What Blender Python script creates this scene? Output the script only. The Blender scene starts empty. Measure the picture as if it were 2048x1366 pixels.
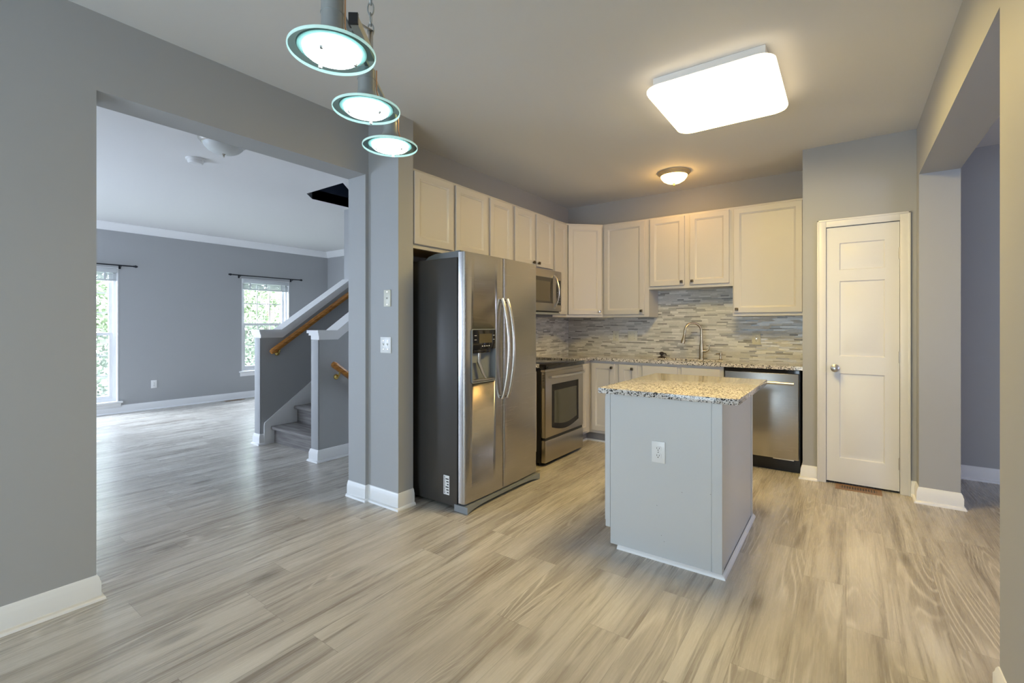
import bpy, bmesh, math, random
from mathutils import Vector, Matrix
random.seed(7)
C = bpy.context.scene.collection
S = bpy.context.scene
PI = math.pi

# ------------------------------------------------------------------ camera
H = 2.78            # ceiling height
f_px = 933.2
cam = bpy.data.cameras.new('camera'); camo = bpy.data.objects.new('camera', cam); C.objects.link(camo)
cam.sensor_fit = 'HORIZONTAL'; cam.sensor_width = 36.0
cam.lens = f_px / 2048 * 36.0
cam.shift_y = -(683 - 649.5) / 2048 * 1.0
cam.clip_start = 0.05; cam.clip_end = 200
camo.location = (0, 0, 1.30)
camo.rotation_euler = (PI/2, 0, math.radians(35.615))
S.camera = camo

# ------------------------------------------------------------------ look
S.view_settings.view_transform = 'Standard'
S.view_settings.look = 'None'
S.view_settings.gamma = 1.0
S.view_settings.use_curve_mapping = False
S.view_settings.exposure = 0.2
S.cycles.max_bounces = 10
S.cycles.diffuse_bounces = 7
S.cycles.glossy_bounces = 4
S.cycles.transmission_bounces = 8
S.cycles.transparent_max_bounces = 12
S.cycles.sample_clamp_indirect = 6.0
S.cycles.caustics_reflective = False
S.cycles.caustics_refractive = False
S.cycles.use_denoising = True

# ------------------------------------------------------------------ world
W = bpy.data.worlds.new('world'); S.world = W; W.use_nodes = True
wn = W.node_tree.nodes; wl = W.node_tree.links
bg = wn['Background']
bg.inputs['Color'].default_value = (0.72, 0.84, 1.0, 1)
bg.inputs['Strength'].default_value = 58.0

def area(name, loc, rot, sx, sy, power=0, color=(1, 1, 1), portal=False):
    l = bpy.data.lights.new(name, 'AREA'); l.shape = 'RECTANGLE'; l.size = sx; l.size_y = sy
    l.energy = power; l.color = color
    if portal: l.cycles.is_portal = True
    o = bpy.data.objects.new(name, l); C.objects.link(o); o.location = loc; o.rotation_euler = rot
    return o
XL = -8.68          # living room window wall (inner face)
YF = -2.7           # rear wall behind the camera
YLF = -1.6          # living room rear wall
# windows: portals help the sky light find its way in
area('sky_portal', (XL-.17, 1.78, 1.15), (0, -PI/2, 0), 1.96, .9, portal=True)
area('sky_portal', (XL-.17, 4.35, 1.29), (0, -PI/2, 0), 1.66, .9, portal=True)
# daylight coming through the patio door behind the camera, the living-room rear windows and the hall window
area('patio_daylight', (-1.25, YF-.08, 1.10), (PI/2, 0, 0), 2.1, 2.05, 86, (0.70, 0.87, 1.0))
area('living_daylight', (-6.6, YLF-.08, 1.30), (PI/2, 0, 0), 2.6, 1.8, 165, (0.66, 0.79, 1.0))
area('hall_daylight', (3.92, 1.5, 1.4), (0, PI/2, 0), 1.5, 1.8, 62, (0.68, 0.74, 1.0))

# ------------------------------------------------------------------ materials
M = {}
def lin(c):
    return tuple(((v/255)/12.92 if v/255 <= .04045 else ((v/255+.055)/1.055)**2.4) for v in c)
def mat(name, col, rough=.5, metal=0, spec=.5, **kw):
    m = bpy.data.materials.new(name); m.use_nodes = True
    b = m.node_tree.nodes['Principled BSDF']
    b.inputs['Base Color'].default_value = (*col, 1)
    b.inputs['Roughness'].default_value = rough
    b.inputs['Metallic'].default_value = metal
    b.inputs['Specular IOR Level'].default_value = spec
    for k, v in kw.items():
        b.inputs[k.replace('_', ' ')].default_value = v
    M[name] = m
    return m
def nn(m, t, **kw):
    n = m.node_tree.nodes.new(t)
    for k, v in kw.items(): setattr(n, k, v)
    return n
def lk(m, a, b): m.node_tree.links.new(a, b)
def math_(m, op, a, b=None, c=None):
    n = nn(m, 'ShaderNodeMath', operation=op)
    for i, v in enumerate((a, b, c)):
        if v is None: continue
        if isinstance(v, (int, float)): n.inputs[i].default_value = v
        else: lk(m, v, n.inputs[i])
    return n.outputs[0]
def ramp(m, fac, stops, interp='LINEAR'):
    n = nn(m, 'ShaderNodeValToRGB'); lk(m, fac, n.inputs[0])
    cr = n.color_ramp; cr.interpolation = interp
    while len(cr.elements) < len(stops): cr.elements.new(.5)
    for e, (p, c) in zip(cr.elements, stops):
        e.position = p; e.color = (*c, 1)
    return n.outputs[0]
def mixc(m, fac, a, b, mode='MIX'):
    n = nn(m, 'ShaderNodeMix', data_type='RGBA', blend_type=mode)
    for i, v in ((0, fac), (6, a), (7, b)):
        if isinstance(v, (int, float)): n.inputs[i].default_value = v
        elif isinstance(v, tuple): n.inputs[i].default_value = (*v, 1)
        else: lk(m, v, n.inputs[i])
    return n.outputs[2]
def coords(m):
    tc = nn(m, 'ShaderNodeTexCoord'); sp = nn(m, 'ShaderNodeSeparateXYZ'); lk(m, tc.outputs['Object'], sp.inputs[0])
    return tc.outputs['Object'], sp.outputs
def comb(m, x, y, z):
    n = nn(m, 'ShaderNodeCombineXYZ')
    for i, v in enumerate((x, y, z)):
        if isinstance(v, (int, float)): n.inputs[i].default_value = v
        else: lk(m, v, n.inputs[i])
    return n.outputs[0]
def noise(m, vec, scale, detail=3, rough=.5, dist=0):
    n = nn(m, 'ShaderNodeTexNoise'); lk(m, vec, n.inputs['Vector'])
    n.inputs['Scale'].default_value = scale; n.inputs['Detail'].default_value = detail
    n.inputs['Roughness'].default_value = rough; n.inputs['Distortion'].default_value = dist
    return n.outputs['Fac']
def white(m, vec):
    n = nn(m, 'ShaderNodeTexWhiteNoise', noise_dimensions='3D'); lk(m, vec, n.inputs['Vector'])
    return n.outputs['Value'], n.outputs['Color']
def bump(m, hgt, strength, dist=.002):
    b = nn(m, 'ShaderNodeBump'); b.inputs['Strength'].default_value = strength; b.inputs['Distance'].default_value = dist
    lk(m, hgt, b.inputs['Height']); lk(m, b.outputs[0], m.node_tree.nodes['Principled BSDF'].inputs['Normal'])
def P_(m): return m.node_tree.nodes['Principled BSDF'].inputs

mat('wall_paint', (0.385, 0.39, 0.395), .55, spec=.3)
m = M['wall_paint']; o_, s_ = coords(m); bump(m, noise(m, o_, 260, 2), .06, .001)
mat('ceiling_paint', (0.72, 0.715, 0.71), .8, spec=.2)
mat('shaft_shade', (0.035, 0.05, 0.085), .6, spec=.3)  # dark of the unlit stairwell shaft, put into its wall colour
mat('trim_white', (0.82, 0.82, 0.82), .32)
mat('door_white', (0.74, 0.73, 0.715), .35)
mat('cabinet_paint', (0.55, 0.53, 0.51), .38)
mat('island_paint', (0.57, 0.58, 0.575), .36)
mat('cabinet_underside', (0.36, 0.24, 0.11), .5)
mat('toe_grey', (0.30, 0.295, 0.29), .5)
mat('plastic_white', (0.78, 0.78, 0.77), .3)
mat('plastic_ivory', (0.66, 0.64, 0.54), .35)
mat('plastic_grey', (0.22, 0.24, 0.26), .4)
mat('slot_dark', (0.02, 0.02, 0.02), .5)
mat('black_plastic', (0.012, 0.012, 0.013), .35)
mat('black_gloss', (0.012, 0.011, 0.010), .06)
mat('fridge_side', (0.075, 0.070, 0.066), .34, metal=.3)
mat('bronze', (0.10, 0.075, 0.05), .35, metal=.9)
mat('chrome', (0.75, 0.75, 0.74), .12, metal=1)
mat('brushed_nickel', (0.50, 0.41, 0.28), .25, metal=1)
mat('satin_nickel', (0.55, 0.52, 0.47), .3, metal=1)
mat('pewter', (0.33, 0.345, 0.34), .42, metal=.45)
mat('copper', (0.75, 0.42, 0.22), .3, metal=.8)
mat('brass', (0.75, 0.55, 0.18), .2, metal=1)
mat('light_brass', (0.70, 0.54, 0.32), .45, metal=.5)
mat('register_brown', (0.30, 0.17, 0.08), .45, metal=.3)
mat('rod_black', (0.015, 0.017, 0.022), .4, metal=.5)
mat('blind', (0.62, 0.64, 0.65), .5)
mat('rubber', (0.03, 0.02, 0.015), .35)
mat('sink_steel', (0.4, 0.4, 0.4), .3, metal=1)
mat('oven_glass', (0.07, 0.07, 0.055), .05)
mat('oven_black', (0.012, 0.010, 0.008), .12, spec=.25)
mat('micro_glass', (0.05, 0.045, 0.035), .12)
mat('paper', (0.8, 0.8, 0.8), .6)
mat('grass', (0.075, 0.085, 0.06), .9)
mat('bark', (0.10, 0.075, 0.05), .9)
mat('sky_blocker', (0.5, 0.5, 0.5), .9)  # for the added boxes that keep sky light out

# brushed stainless steel
def steel(name, col, rough, horizontal=True, k=1):
    m = mat(name, col, rough, metal=1)
    o, s = coords(m)
    mp = nn(m, 'ShaderNodeMapping'); lk(m, o, mp.inputs[0])
    mp.inputs['Scale'].default_value = (1, 1, 300)
    n = noise(m, mp.outputs[0], 3.0, 2)
    r = math_(m, 'MULTIPLY_ADD', n, .02*k, rough-.01*k); lk(m, r, P_(m)['Roughness'])
    low = noise(m, o, 1.6, 0)
    bump(m, low, .20, .01)
    return m
steel('stainless', (0.50, 0.48, 0.46), .27)
steel('stainless_range', (0.46, 0.42, 0.36), .28)
steel('steel_handle', (0.72, 0.69, 0.64), .24, k=.5)

# floor: grey-oak planks running along y
m = mat('floor_planks', (.4, .36, .3), .33, spec=.5)
o, s = coords(m)
PW, PL = .182, 1.22
row = math_(m, 'FLOOR', math_(m, 'DIVIDE', s[0], PW))
rr, _ = white(m, comb(m, row, 3.7, 1.1))
yy = math_(m, 'ADD', math_(m, 'DIVIDE', s[1], PL), math_(m, 'MULTIPLY', rr, 7.3))
colm = math_(m, 'FLOOR', yy)
pid, pcol = white(m, comb(m, row, colm, 5.0))
fx = math_(m, 'FRACT', math_(m, 'DIVIDE', s[0], PW)); fy = math_(m, 'FRACT', yy)
ex = math_(m, 'MULTIPLY', math_(m, 'MINIMUM', fx, math_(m, 'SUBTRACT', 1, fx)), PW)
ey = math_(m, 'MULTIPLY', math_(m, 'MINIMUM', fy, math_(m, 'SUBTRACT', 1, fy)), PL)
edge = math_(m, 'MINIMUM', ex, ey)
seam = math_(m, 'LESS_THAN', edge, .0011)
pz = math_(m, 'MULTIPLY', pid, 37.0)
X_, Y_ = s[0], s[1]
def stretched(kx, ky, off, det, rg, dist=0):
    return noise(m, comb(m, math_(m, 'MULTIPLY', X_, kx), math_(m, 'MULTIPLY', Y_, ky), math_(m, 'ADD', pz, off)), 1.0, det, rg, dist)
soft = stretched(6.5, .75, 0, 3, .55, .4)           # broad cloudy tone
streak = stretched(22, .9, 5.0, 4, .62, .5)         # long darker streaks
g2 = stretched(150, 5.0, 9.0, 3, .65, .2)           # fine pores
warp = stretched(5.2, .50, 14.0, 1.2, .4, .15)
band = math_(m, 'FRACT', math_(m, 'MULTIPLY', warp, 24.0))
line = math_(m, 'MULTIPLY', math_(m, 'ABSOLUTE', math_(m, 'SUBTRACT', band, .5)), 2.0)
line = ramp(m, line, [(.55, (0, 0, 0)), (.95, (1, 1, 1))])
cmask = ramp(m, stretched(4.2, .85, 21.0, 2, .5), [(.555, (0, 0, 0)), (.64, (1, 1, 1))])
vor = nn(m, 'ShaderNodeTexVoronoi', feature='F1'); vor.inputs['Scale'].default_value = 1.0
lk(m, comb(m, math_(m, 'MULTIPLY', X_, 4.2), math_(m, 'MULTIPLY', Y_, 1.5), pz), vor.inputs['Vector'])
knot = ramp(m, math_(m, 'ADD', vor.outputs['Distance'], math_(m, 'MULTIPLY', streak, .16)), [(.13, (1, 1, 1)), (.27, (0, 0, 0))])
base = ramp(m, soft, [(.30, (.40, .37, .335)), (.45, (.50, .47, .43)), (.62, (.61, .585, .545)), (.8, (.66, .64, .605))])
base = mixc(m, ramp(m, streak, [(.50, (0, 0, 0)), (.69, (.95, .95, .95))]), base, (.25, .22, .19))
base = mixc(m, ramp(m, g2, [(.45, (0, 0, 0)), (.75, (.40, .40, .40))]), base, (.30, .27, .235))
figure = mixc(m, line, (.33, .30, .265), (.70, .67, .63))
base = mixc(m, math_(m, 'MULTIPLY', cmask, .60), base, figure)
base = mixc(m, math_(m, 'MULTIPLY', knot, .62), base, (.14, .118, .095))
tone = ramp(m, pid, [(0, (.93, .91, .88)), (.5, (1, .985, .955)), (1, (1.05, 1.04, 1.015))])
base = mixc(m, 1.0, base, tone, 'MULTIPLY')
base = mixc(m, math_(m, 'MULTIPLY', seam, .38), base, (.14, .12, .10))
lk(m, base, P_(m)['Base Color'])
lk(m, math_(m, 'MULTIPLY_ADD', g2, .14, .20), P_(m)['Roughness'])
bump(m, math_(m, 'SUBTRACT', g2, math_(m, 'MULTIPLY', seam, 2.0)), .10, .0008)

# granite
m = mat('granite', (.5, .45, .4), .09, spec=.55)
o, s = coords(m)
v1 = nn(m, 'ShaderNodeTexVoronoi'); v1.inputs['Scale'].default_value = 170; v1.inputs['Randomness'].default_value = 1
wob = nn(m, 'ShaderNodeTexNoise'); wob.inputs['Scale'].default_value = 90; lk(m, o, wob.inputs['Vector'])
va = nn(m, 'ShaderNodeVectorMath', operation='MULTIPLY_ADD'); lk(m, wob.outputs['Color'], va.inputs[0]); va.inputs[1].default_value = (.005, .005, .005); lk(m, o, va.inputs[2])
lk(m, va.outputs[0], v1.inputs['Vector'])
w1 = nn(m, 'ShaderNodeSeparateColor'); lk(m, v1.outputs['Color'], w1.inputs[0])
cl = noise(m, o, 38, 2)
sel = math_(m, 'ADD', math_(m, 'MULTIPLY', w1.outputs[0], .75), math_(m, 'MULTIPLY', cl, .5))
gr = ramp(m, sel, [(0, (.015, .015, .017)), (.39, (.22, .19, .16)), (.45, (.42, .385, .35)), (.56, (.60, .565, .52)), (.80, (.70, .68, .65))], 'CONSTANT')
lk(m, gr, P_(m)['Base Color'])

# mosaic backsplash: thin rows of glass and stone strips; u along the wall, z up
def mosaic(name, ax):
    m = mat(name, (.7, .7, .7), .15)
    o, s = coords(m)
    u, z = s[ax], s[2]
    PER = .0465
    zz = math_(m, 'DIVIDE', z, PER); k = math_(m, 'FLOOR', zz); fz = math_(m, 'FRACT', zz)
    a1 = math_(m, 'GREATER_THAN', fz, .30); a2 = math_(m, 'GREATER_THAN', fz, .66)
    rowi = math_(m, 'ADD', math_(m, 'MULTIPLY', k, 3), math_(m, 'ADD', a1, a2))
    d0 = math_(m, 'ABSOLUTE', math_(m, 'SUBTRACT', fz, 0)); d1 = math_(m, 'ABSOLUTE', math_(m, 'SUBTRACT', fz, .30))
    d2 = math_(m, 'ABSOLUTE', math_(m, 'SUBTRACT', fz, .66)); d3 = math_(m, 'SUBTRACT', 1, fz)
    dz = math_(m, 'MULTIPLY', math_(m, 'MINIMUM', math_(m, 'MINIMUM', d0, d1), math_(m, 'MINIMUM', d2, d3)), PER)
    r1, _ = white(m, comb(m, rowi, 1.3, ax+.5))
    L = .30
    uu = math_(m, 'ADD', math_(m, 'DIVIDE', u, L), math_(m, 'MULTIPLY', r1, 9.0))
    cu = math_(m, 'FLOOR', uu); fu = math_(m, 'FRACT', uu)
    cut1, _ = white(m, comb(m, rowi, cu, 2.0)); cut1 = math_(m, 'MULTIPLY_ADD', cut1, .22, .20)
    cut2, _ = white(m, comb(m, rowi, cu, 8.0)); cut2 = math_(m, 'MULTIPLY_ADD', cut2, .22, .58)
    b1 = math_(m, 'GREATER_THAN', fu, cut1); b2 = math_(m, 'GREATER_THAN', fu, cut2)
    du = math_(m, 'MINIMUM', math_(m, 'ABSOLUTE', math_(m, 'SUBTRACT', fu, cut1)), math_(m, 'ABSOLUTE', math_(m, 'SUBTRACT', fu, cut2)))
    du = math_(m, 'MINIMUM', du, math_(m, 'MINIMUM', fu, math_(m, 'SUBTRACT', 1, fu)))
    du = math_(m, 'MULTIPLY', du, L)
    tid, tcol = white(m, comb(m, rowi, math_(m, 'ADD', math_(m, 'MULTIPLY', cu, 3), math_(m, 'ADD', b1, b2)), 4.0))
    c = ramp(m, tid, [(0, (.19, .18, .165)), (.09, (.33, .32, .30)), (.22, (.56, .545, .51)), (.45, (.50, .495, .465)), (.62, (.64, .625, .585)), (.84, (.74, .725, .69))], 'CONSTANT')
    st = noise(m, comb(m, math_(m, 'MULTIPLY', u, 40), math_(m, 'MULTIPLY', z, 400), math_(m, 'MULTIPLY', tid, 50)), 1, 2)
    c = mixc(m, .22, c, ramp(m, st, [(.3, (.35, .34, .32)), (.7, (.85, .85, .83))]))
    g = math_(m, 'LESS_THAN', math_(m, 'MINIMUM', du, dz), .0009)
    c = mixc(m, math_(m, 'MULTIPLY', g, .8), c, (.52, .51, .48))
    lk(m, c, P_(m)['Base Color'])
    rg = math_(m, 'MULTIPLY_ADD', math_(m, 'FRACT', math_(m, 'MULTIPLY', tid, 13.0)), .35, .18)
    lk(m, rg, P_(m)['Roughness'])
    bump(m, math_(m, 'MULTIPLY', g, -1), .3, .001)
mosaic('mosaic_x', 0); mosaic('mosaic_y', 1)

# oak handrail
m = mat('oak_rail', (.42, .17, .03), .3)
o, s = coords(m)
mp = nn(m, 'ShaderNodeMapping'); mp.inputs['Scale'].default_value = (60, 4, 60); lk(m, o, mp.inputs[0])
lk(m, ramp(m, noise(m, mp.outputs[0], 1, 3), [(.3, (.26, .09, .012)), (.7, (.55, .24, .045))]), P_(m)['Base Color'])

# stair treads (darker planks)
m = mat('stair_wood', (.2, .19, .18), .25)
o, s = coords(m)
mp = nn(m, 'ShaderNodeMapping'); mp.inputs['Scale'].default_value = (3, 40, 60); lk(m, o, mp.inputs[0])
lk(m, ramp(m, noise(m, mp.outputs[0], 1, 4), [(.3, (.13, .12, .115)), (.7, (.27, .255, .245))]), P_(m)['Base Color'])

# leaves
m = mat('leaf', (.2, .35, .1), .6)
o, s = coords(m)
lk(m, ramp(m, noise(m, o, 2.0, 2), [(.3, (.040, .060, .024)), (.7, (.092, .112, .056))]), P_(m)['Base Color'])

def emis(name, col, strength, base=(.8, .8, .8)):
    m = mat(name, base, .4)
    P_(m)['Emission Color'].default_value = (*col, 1); P_(m)['Emission Strength'].default_value = strength
emis('panel_light', (1.0, .73, .25), 30.0)
emis('panel_edge', (1.0, .80, .50), 5.0)
emis('pendant_lens', (.95, .99, 1.0), 20.0)
mat('reflector', (.52, .60, .60), .9, spec=.1)
emis('dome_lit', (1.0, .55, .14), 27.0)
mat('frosted_glass', (.60, .62, .61), .45)
mat('display_glass', (.10, .085, .055), .12)

def outer_fresnel(m, ior):
    fr = nn(m, 'ShaderNodeFresnel'); fr.inputs[0].default_value = ior
    ge = nn(m, 'ShaderNodeNewGeometry')
    return math_(m, 'MULTIPLY', fr.outputs[0], math_(m, 'SUBTRACT', 1.0, ge.outputs['Backfacing']))
# window glass (thin): mostly transparent with a Fresnel sheen
m = bpy.data.materials.new('window_glass'); m.use_nodes = True; M['window_glass'] = m
nt = m.node_tree; nt.nodes.clear()
out = nn(m, 'ShaderNodeOutputMaterial'); tr = nn(m, 'ShaderNodeBsdfTransparent'); gl = nn(m, 'ShaderNodeBsdfGlossy'); gl.inputs['Roughness'].default_value = .02
mx = nn(m, 'ShaderNodeMixShader')
lk(m, outer_fresnel(m, 1.45), mx.inputs[0]); lk(m, tr.outputs[0], mx.inputs[1]); lk(m, gl.outputs[0], mx.inputs[2]); lk(m, mx.outputs[0], out.inputs[0])
# insect screen on the lower sashes
m = bpy.data.materials.new('insect_screen'); m.use_nodes = True; M['insect_screen'] = m
m.node_tree.nodes.clear()
out = nn(m, 'ShaderNodeOutputMaterial'); tr = nn(m, 'ShaderNodeBsdfTransparent'); df = nn(m, 'ShaderNodeBsdfDiffuse'); df.inputs[0].default_value = (.3, .32, .32, 1)
mx = nn(m, 'ShaderNodeMixShader'); mx.inputs[0].default_value = .30
lk(m, tr.outputs[0], mx.inputs[1]); lk(m, df.outputs[0], mx.inputs[2]); lk(m, mx.outputs[0], out.inputs[0])
# pendant glass: clear, green-tinted
m = bpy.data.materials.new('pendant_glass'); m.use_nodes = True; M['pendant_glass'] = m
m.node_tree.nodes.clear()
out = nn(m, 'ShaderNodeOutputMaterial'); tr = nn(m, 'ShaderNodeBsdfTransparent'); tr.inputs[0].default_value = (.74, .88, .87, 1)
gl = nn(m, 'ShaderNodeBsdfGlossy'); gl.inputs['Roughness'].default_value = .12; gl.inputs[0].default_value = (.35, .42, .42, 1)
mx = nn(m, 'ShaderNodeMixShader')
lk(m, outer_fresnel(m, 1.5), mx.inputs[0]); lk(m, tr.outputs[0], mx.inputs[1]); lk(m, gl.outputs[0], mx.inputs[2]); lk(m, mx.outputs[0], out.inputs[0])
# polished glass rim carries the lamp's light round its edge
m = bpy.data.materials.new('glass_rim'); m.use_nodes = True; M['glass_rim'] = m
m.node_tree.nodes.clear()
out = nn(m, 'ShaderNodeOutputMaterial'); tl = nn(m, 'ShaderNodeBsdfTranslucent'); tl.inputs[0].default_value = (.93, 1, .99, 1)
df = nn(m, 'ShaderNodeBsdfDiffuse'); df.inputs[0].default_value = (.88, .98, .97, 1); mx = nn(m, 'ShaderNodeMixShader'); mx.inputs[0].default_value = .4
lk(m, tl.outputs[0], mx.inputs[1]); lk(m, df.outputs[0], mx.inputs[2]); lk(m, mx.outputs[0], out.inputs[0])

# ------------------------------------------------------------------ mesh helpers
class MB:
    def __init__(s): s.bm = bmesh.new()
    def box(s, x0, x1, y0, y1, z0, z1, bev=0, seg=2):
        b = s.bm
        x0, x1 = min(x0, x1), max(x0, x1); y0, y1 = min(y0, y1), max(y0, y1); z0, z1 = min(z0, z1), max(z0, z1)
        v = [b.verts.new(p) for p in ((x0,y0,z0),(x1,y0,z0),(x1,y1,z0),(x0,y1,z0),(x0,y0,z1),(x1,y0,z1),(x1,y1,z1),(x0,y1,z1))]
        fs = [b.faces.new([v[i] for i in q]) for q in ((0,3,2,1),(4,5,6,7),(0,1,5,4),(1,2,6,5),(2,3,7,6),(3,0,4,7))]
        if bev:
            es = list({e for f_ in fs for e in f_.edges})
            bmesh.ops.bevel(b, geom=es, offset=bev, segments=seg, affect='EDGES', profile=.5)
        return s
    def prism(s, pts, z0, z1, axis='z'):
        # pts: 2D outline counter-clockwise; extruded along axis
        def P(a, b_, c):
            return {'z': (a, b_, c), 'y': (a, c, b_), 'x': (c, a, b_)}[axis]
        b = s.bm
        lo = [b.verts.new(P(p[0], p[1], z0)) for p in pts]; hi = [b.verts.new(P(p[0], p[1], z1)) for p in pts]
        n = len(pts)
        b.faces.new(lo[::-1]); b.faces.new(hi)
        for i in range(n): b.faces.new((lo[i], lo[(i+1) % n], hi[(i+1) % n], hi[i]))
        return s
    def lathe(s, prof, c=(0, 0, 0), seg=40, axis='z'):
        b = s.bm; rings = []
        def T(x, y, z):
            if axis == 'z': return (c[0]+x, c[1]+y, c[2]+z)
            if axis == 'y': return (c[0]+x, c[1]+z, c[2]+y)
            return (c[0]+z, c[1]+x, c[2]+y)
        for r, z in prof:
            if r < 1e-6: rings.append([b.verts.new(T(0, 0, z))])
            else: rings.append([b.verts.new(T(r*math.cos(2*PI*i/seg), r*math.sin(2*PI*i/seg), z)) for i in range(seg)])
        for a, d in zip(rings, rings[1:]):
            for i in range(seg):
                j = (i+1) % seg
                if len(a) == 1 and len(d) == 1: continue
                if len(a) == 1: b.faces.new((a[0], d[i], d[j]))
                elif len(d) == 1: b.faces.new((a[i], d[0], a[j]))
                else: b.faces.new((a[i], a[j], d[j], d[i]))
        return s
    def tube(s, pts, r, seg=12, cap=True, flat=None):
        b = s.bm; pts = [Vector(p) for p in pts]; rings = []; n = len(pts)
        up = None
        for i, p in enumerate(pts):
            t = (pts[min(i+1, n-1)] - pts[max(i-1, 0)]).normalized()
            if up is None:
                up = Vector((0, 0, 1)) if abs(t.z) < .9 else Vector((1, 0, 0))
            a = t.cross(up).normalized(); up2 = a.cross(t).normalized(); up = up2
            ri = r[i] if isinstance(r, (list, tuple)) else r
            fl = flat or 1
            rings.append([b.verts.new(p + a*ri*math.cos(2*PI*k/seg) + up2*ri*fl*math.sin(2*PI*k/seg)) for k in range(seg)])
        for a, d in zip(rings, rings[1:]):
            for i in range(seg):
                j = (i+1) % seg; b.faces.new((a[i], a[j], d[j], d[i]))
        if cap: b.faces.new(rings[0][::-1]); b.faces.new(rings[-1])
        return s
    def relief(s, x0, z0, w, h, y, prof, back=None):
        # concentric rectangular rings; front looks towards -y; prof: (inset, how far out)
        b = s.bm; rings = []
        for ins, o in prof:
            rings.append([b.verts.new(p) for p in ((x0+ins, y-o, z0+ins), (x0+w-ins, y-o, z0+ins), (x0+w-ins, y-o, z0+h-ins), (x0+ins, y-o, z0+h-ins))])
        for a, d in zip(rings, rings[1:]):
            for i in range(4):
                j = (i+1) % 4; b.faces.new((a[i], a[j], d[j], d[i]))
        b.faces.new(rings[-1]); b.faces.new(rings[0][::-1])
        return s
    def sweep(s, path, prof, closed=False):
        # horizontal path [(x,y)]; profile [(out, z)], out = to the right of the travel direction
        b = s.bm; n = len(path); rings = []
        for i in range(n):
            p = Vector(path[i])
            def dirn(a, c): return (Vector(c) - Vector(a)).normalized()
            if i == 0: d = dirn(path[0], path[1]); nrm = Vector((d.y, -d.x)); k = 1
            elif i == n-1: d = dirn(path[-2], path[-1]); nrm = Vector((d.y, -d.x)); k = 1
            else:
                d1 = dirn(path[i-1], path[i]); d2 = dirn(path[i], path[i+1])
                n1 = Vector((d1.y, -d1.x)); n2 = Vector((d2.y, -d2.x)); nrm = (n1+n2).normalized(); k = 1/max(.3, nrm.dot(n1))
            rings.append([b.verts.new((p.x+nrm.x*o*k, p.y+nrm.y*o*k, z)) for o, z in prof])
        m_ = len(prof)
        for a, d in zip(rings, rings[1:]):
            for i in range(m_):
                j = (i+1) % m_; b.faces.new((a[i], d[i], d[j], a[j]))
        b.faces.new(rings[0]); b.faces.new(rings[-1][::-1])
        return s
    def build(s, name, mat_, parent=None, smooth=True, label=None, cat=None, group=None, kind=None):
        bmesh.ops.recalc_face_normals(s.bm, faces=s.bm.faces[:])
        me = bpy.data.meshes.new(name); s.bm.to_mesh(me); s.bm.free()
        me.materials.append(M[mat_])
        if smooth:
            for p in me.polygons: p.use_smooth = True
            try: me.set_sharp_from_angle(angle=math.radians(35))
            except Exception: pass
        o = bpy.data.objects.new(name, me); C.objects.link(o)
        if parent: o.parent = parent
        tag(o, label, cat, group, kind)
        return o
def tag(o, label=None, cat=None, group=None, kind=None):
    if label: o['label'] = label
    if cat: o['category'] = cat
    if group: o['group'] = group
    if kind: o['kind'] = kind
def thing(name, label, cat, loc=(0, 0, 0), rz=0, group=None):
    o = bpy.data.objects.new(name, None); C.objects.link(o)
    o.location = loc; o.rotation_euler = (0, 0, rz); o.empty_display_size = .1
    tag(o, label, cat, group); return o
def box(name, mat_, x0, x1, y0, y1, z0, z1, parent=None, bev=0, **kw):
    return MB().box(x0, x1, y0, y1, z0, z1, bev).build(name, mat_, parent, **kw)
def boolean_cut(ob, cutters):
    for c_ in cutters:
        md = ob.modifiers.new('cut', 'BOOLEAN'); md.object = c_; md.operation = 'DIFFERENCE'; md.solver = 'EXACT'
    bpy.context.view_layer.update()
    dg = bpy.context.evaluated_depsgraph_get()
    me = bpy.data.meshes.new_from_object(ob.evaluated_get(dg))
    ob.modifiers.clear(); ob.data = me
    for c_ in cutters: bpy.data.objects.remove(c_, do_unlink=True)
def rrect(x0, x1, y0, y1, r, seg=5):
    pts = []
    for cx_, cy_, a0 in ((x1-r, y0+r, -90), (x1-r, y1-r, 0), (x0+r, y1-r, 90), (x0+r, y0+r, 180)):
        for i in range(seg+1):
            a = math.radians(a0 + 90*i/seg); pts.append((cx_+r*math.cos(a), cy_+r*math.sin(a)))
    return pts
ST = dict(kind='structure')

# ------------------------------------------------------------------ shell
WT = .205
XW = -2.885          # kitchen / dining left wall face
YB = 5.26            # kitchen back wall face
XR = .432            # right wall face
HD = 2.41
box('floor', 'floor_planks', XL-.3, 4.1, YF-.1, 5.75, -.12, 0, **ST)

w = MB()
w.box(XW-WT, XW, YF, .65, 0, H); w.box(XW-WT, XW, .65, 2.17, HD, H); w.box(XW-WT, XW, 2.17, YB+.15, 0, H)
w.box(XW-.02, -2.555, 2.197, 2.335, 0, H)
w.build('wall_left', 'wall_paint', smooth=False, **ST)
box('wall_back', 'wall_paint', XW, -.30, YB, YB+.15, 0, H, smooth=False, **ST)
w = MB()   # pantry front wall with the door hole, and its side return
w.box(-.30, -.135, 4.645, 4.765, 0, H); w.box(.335, XR, 4.645, 4.765, 0, H); w.box(-.135, .335, 4.645, 4.765, 2.10, H)
w.box(-.30, -.18, 4.765, YB+.15, 0, H); w.box(-.18, XR, 5.30, YB+.15, 0, H)
w.build('wall_pantry', 'wall_paint', smooth=False, **ST)
w = MB()
w.box(XR, .655, YF, 2.295, 0, H); w.box(XR, .655, 2.295, 4.505, HD-.01, H); w.box(XR, .655, 4.505, 5.43, 0, H)
w.build('wall_right', 'wall_paint', smooth=False, **ST)
w = MB()   # rear wall behind the camera with the patio door opening
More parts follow.
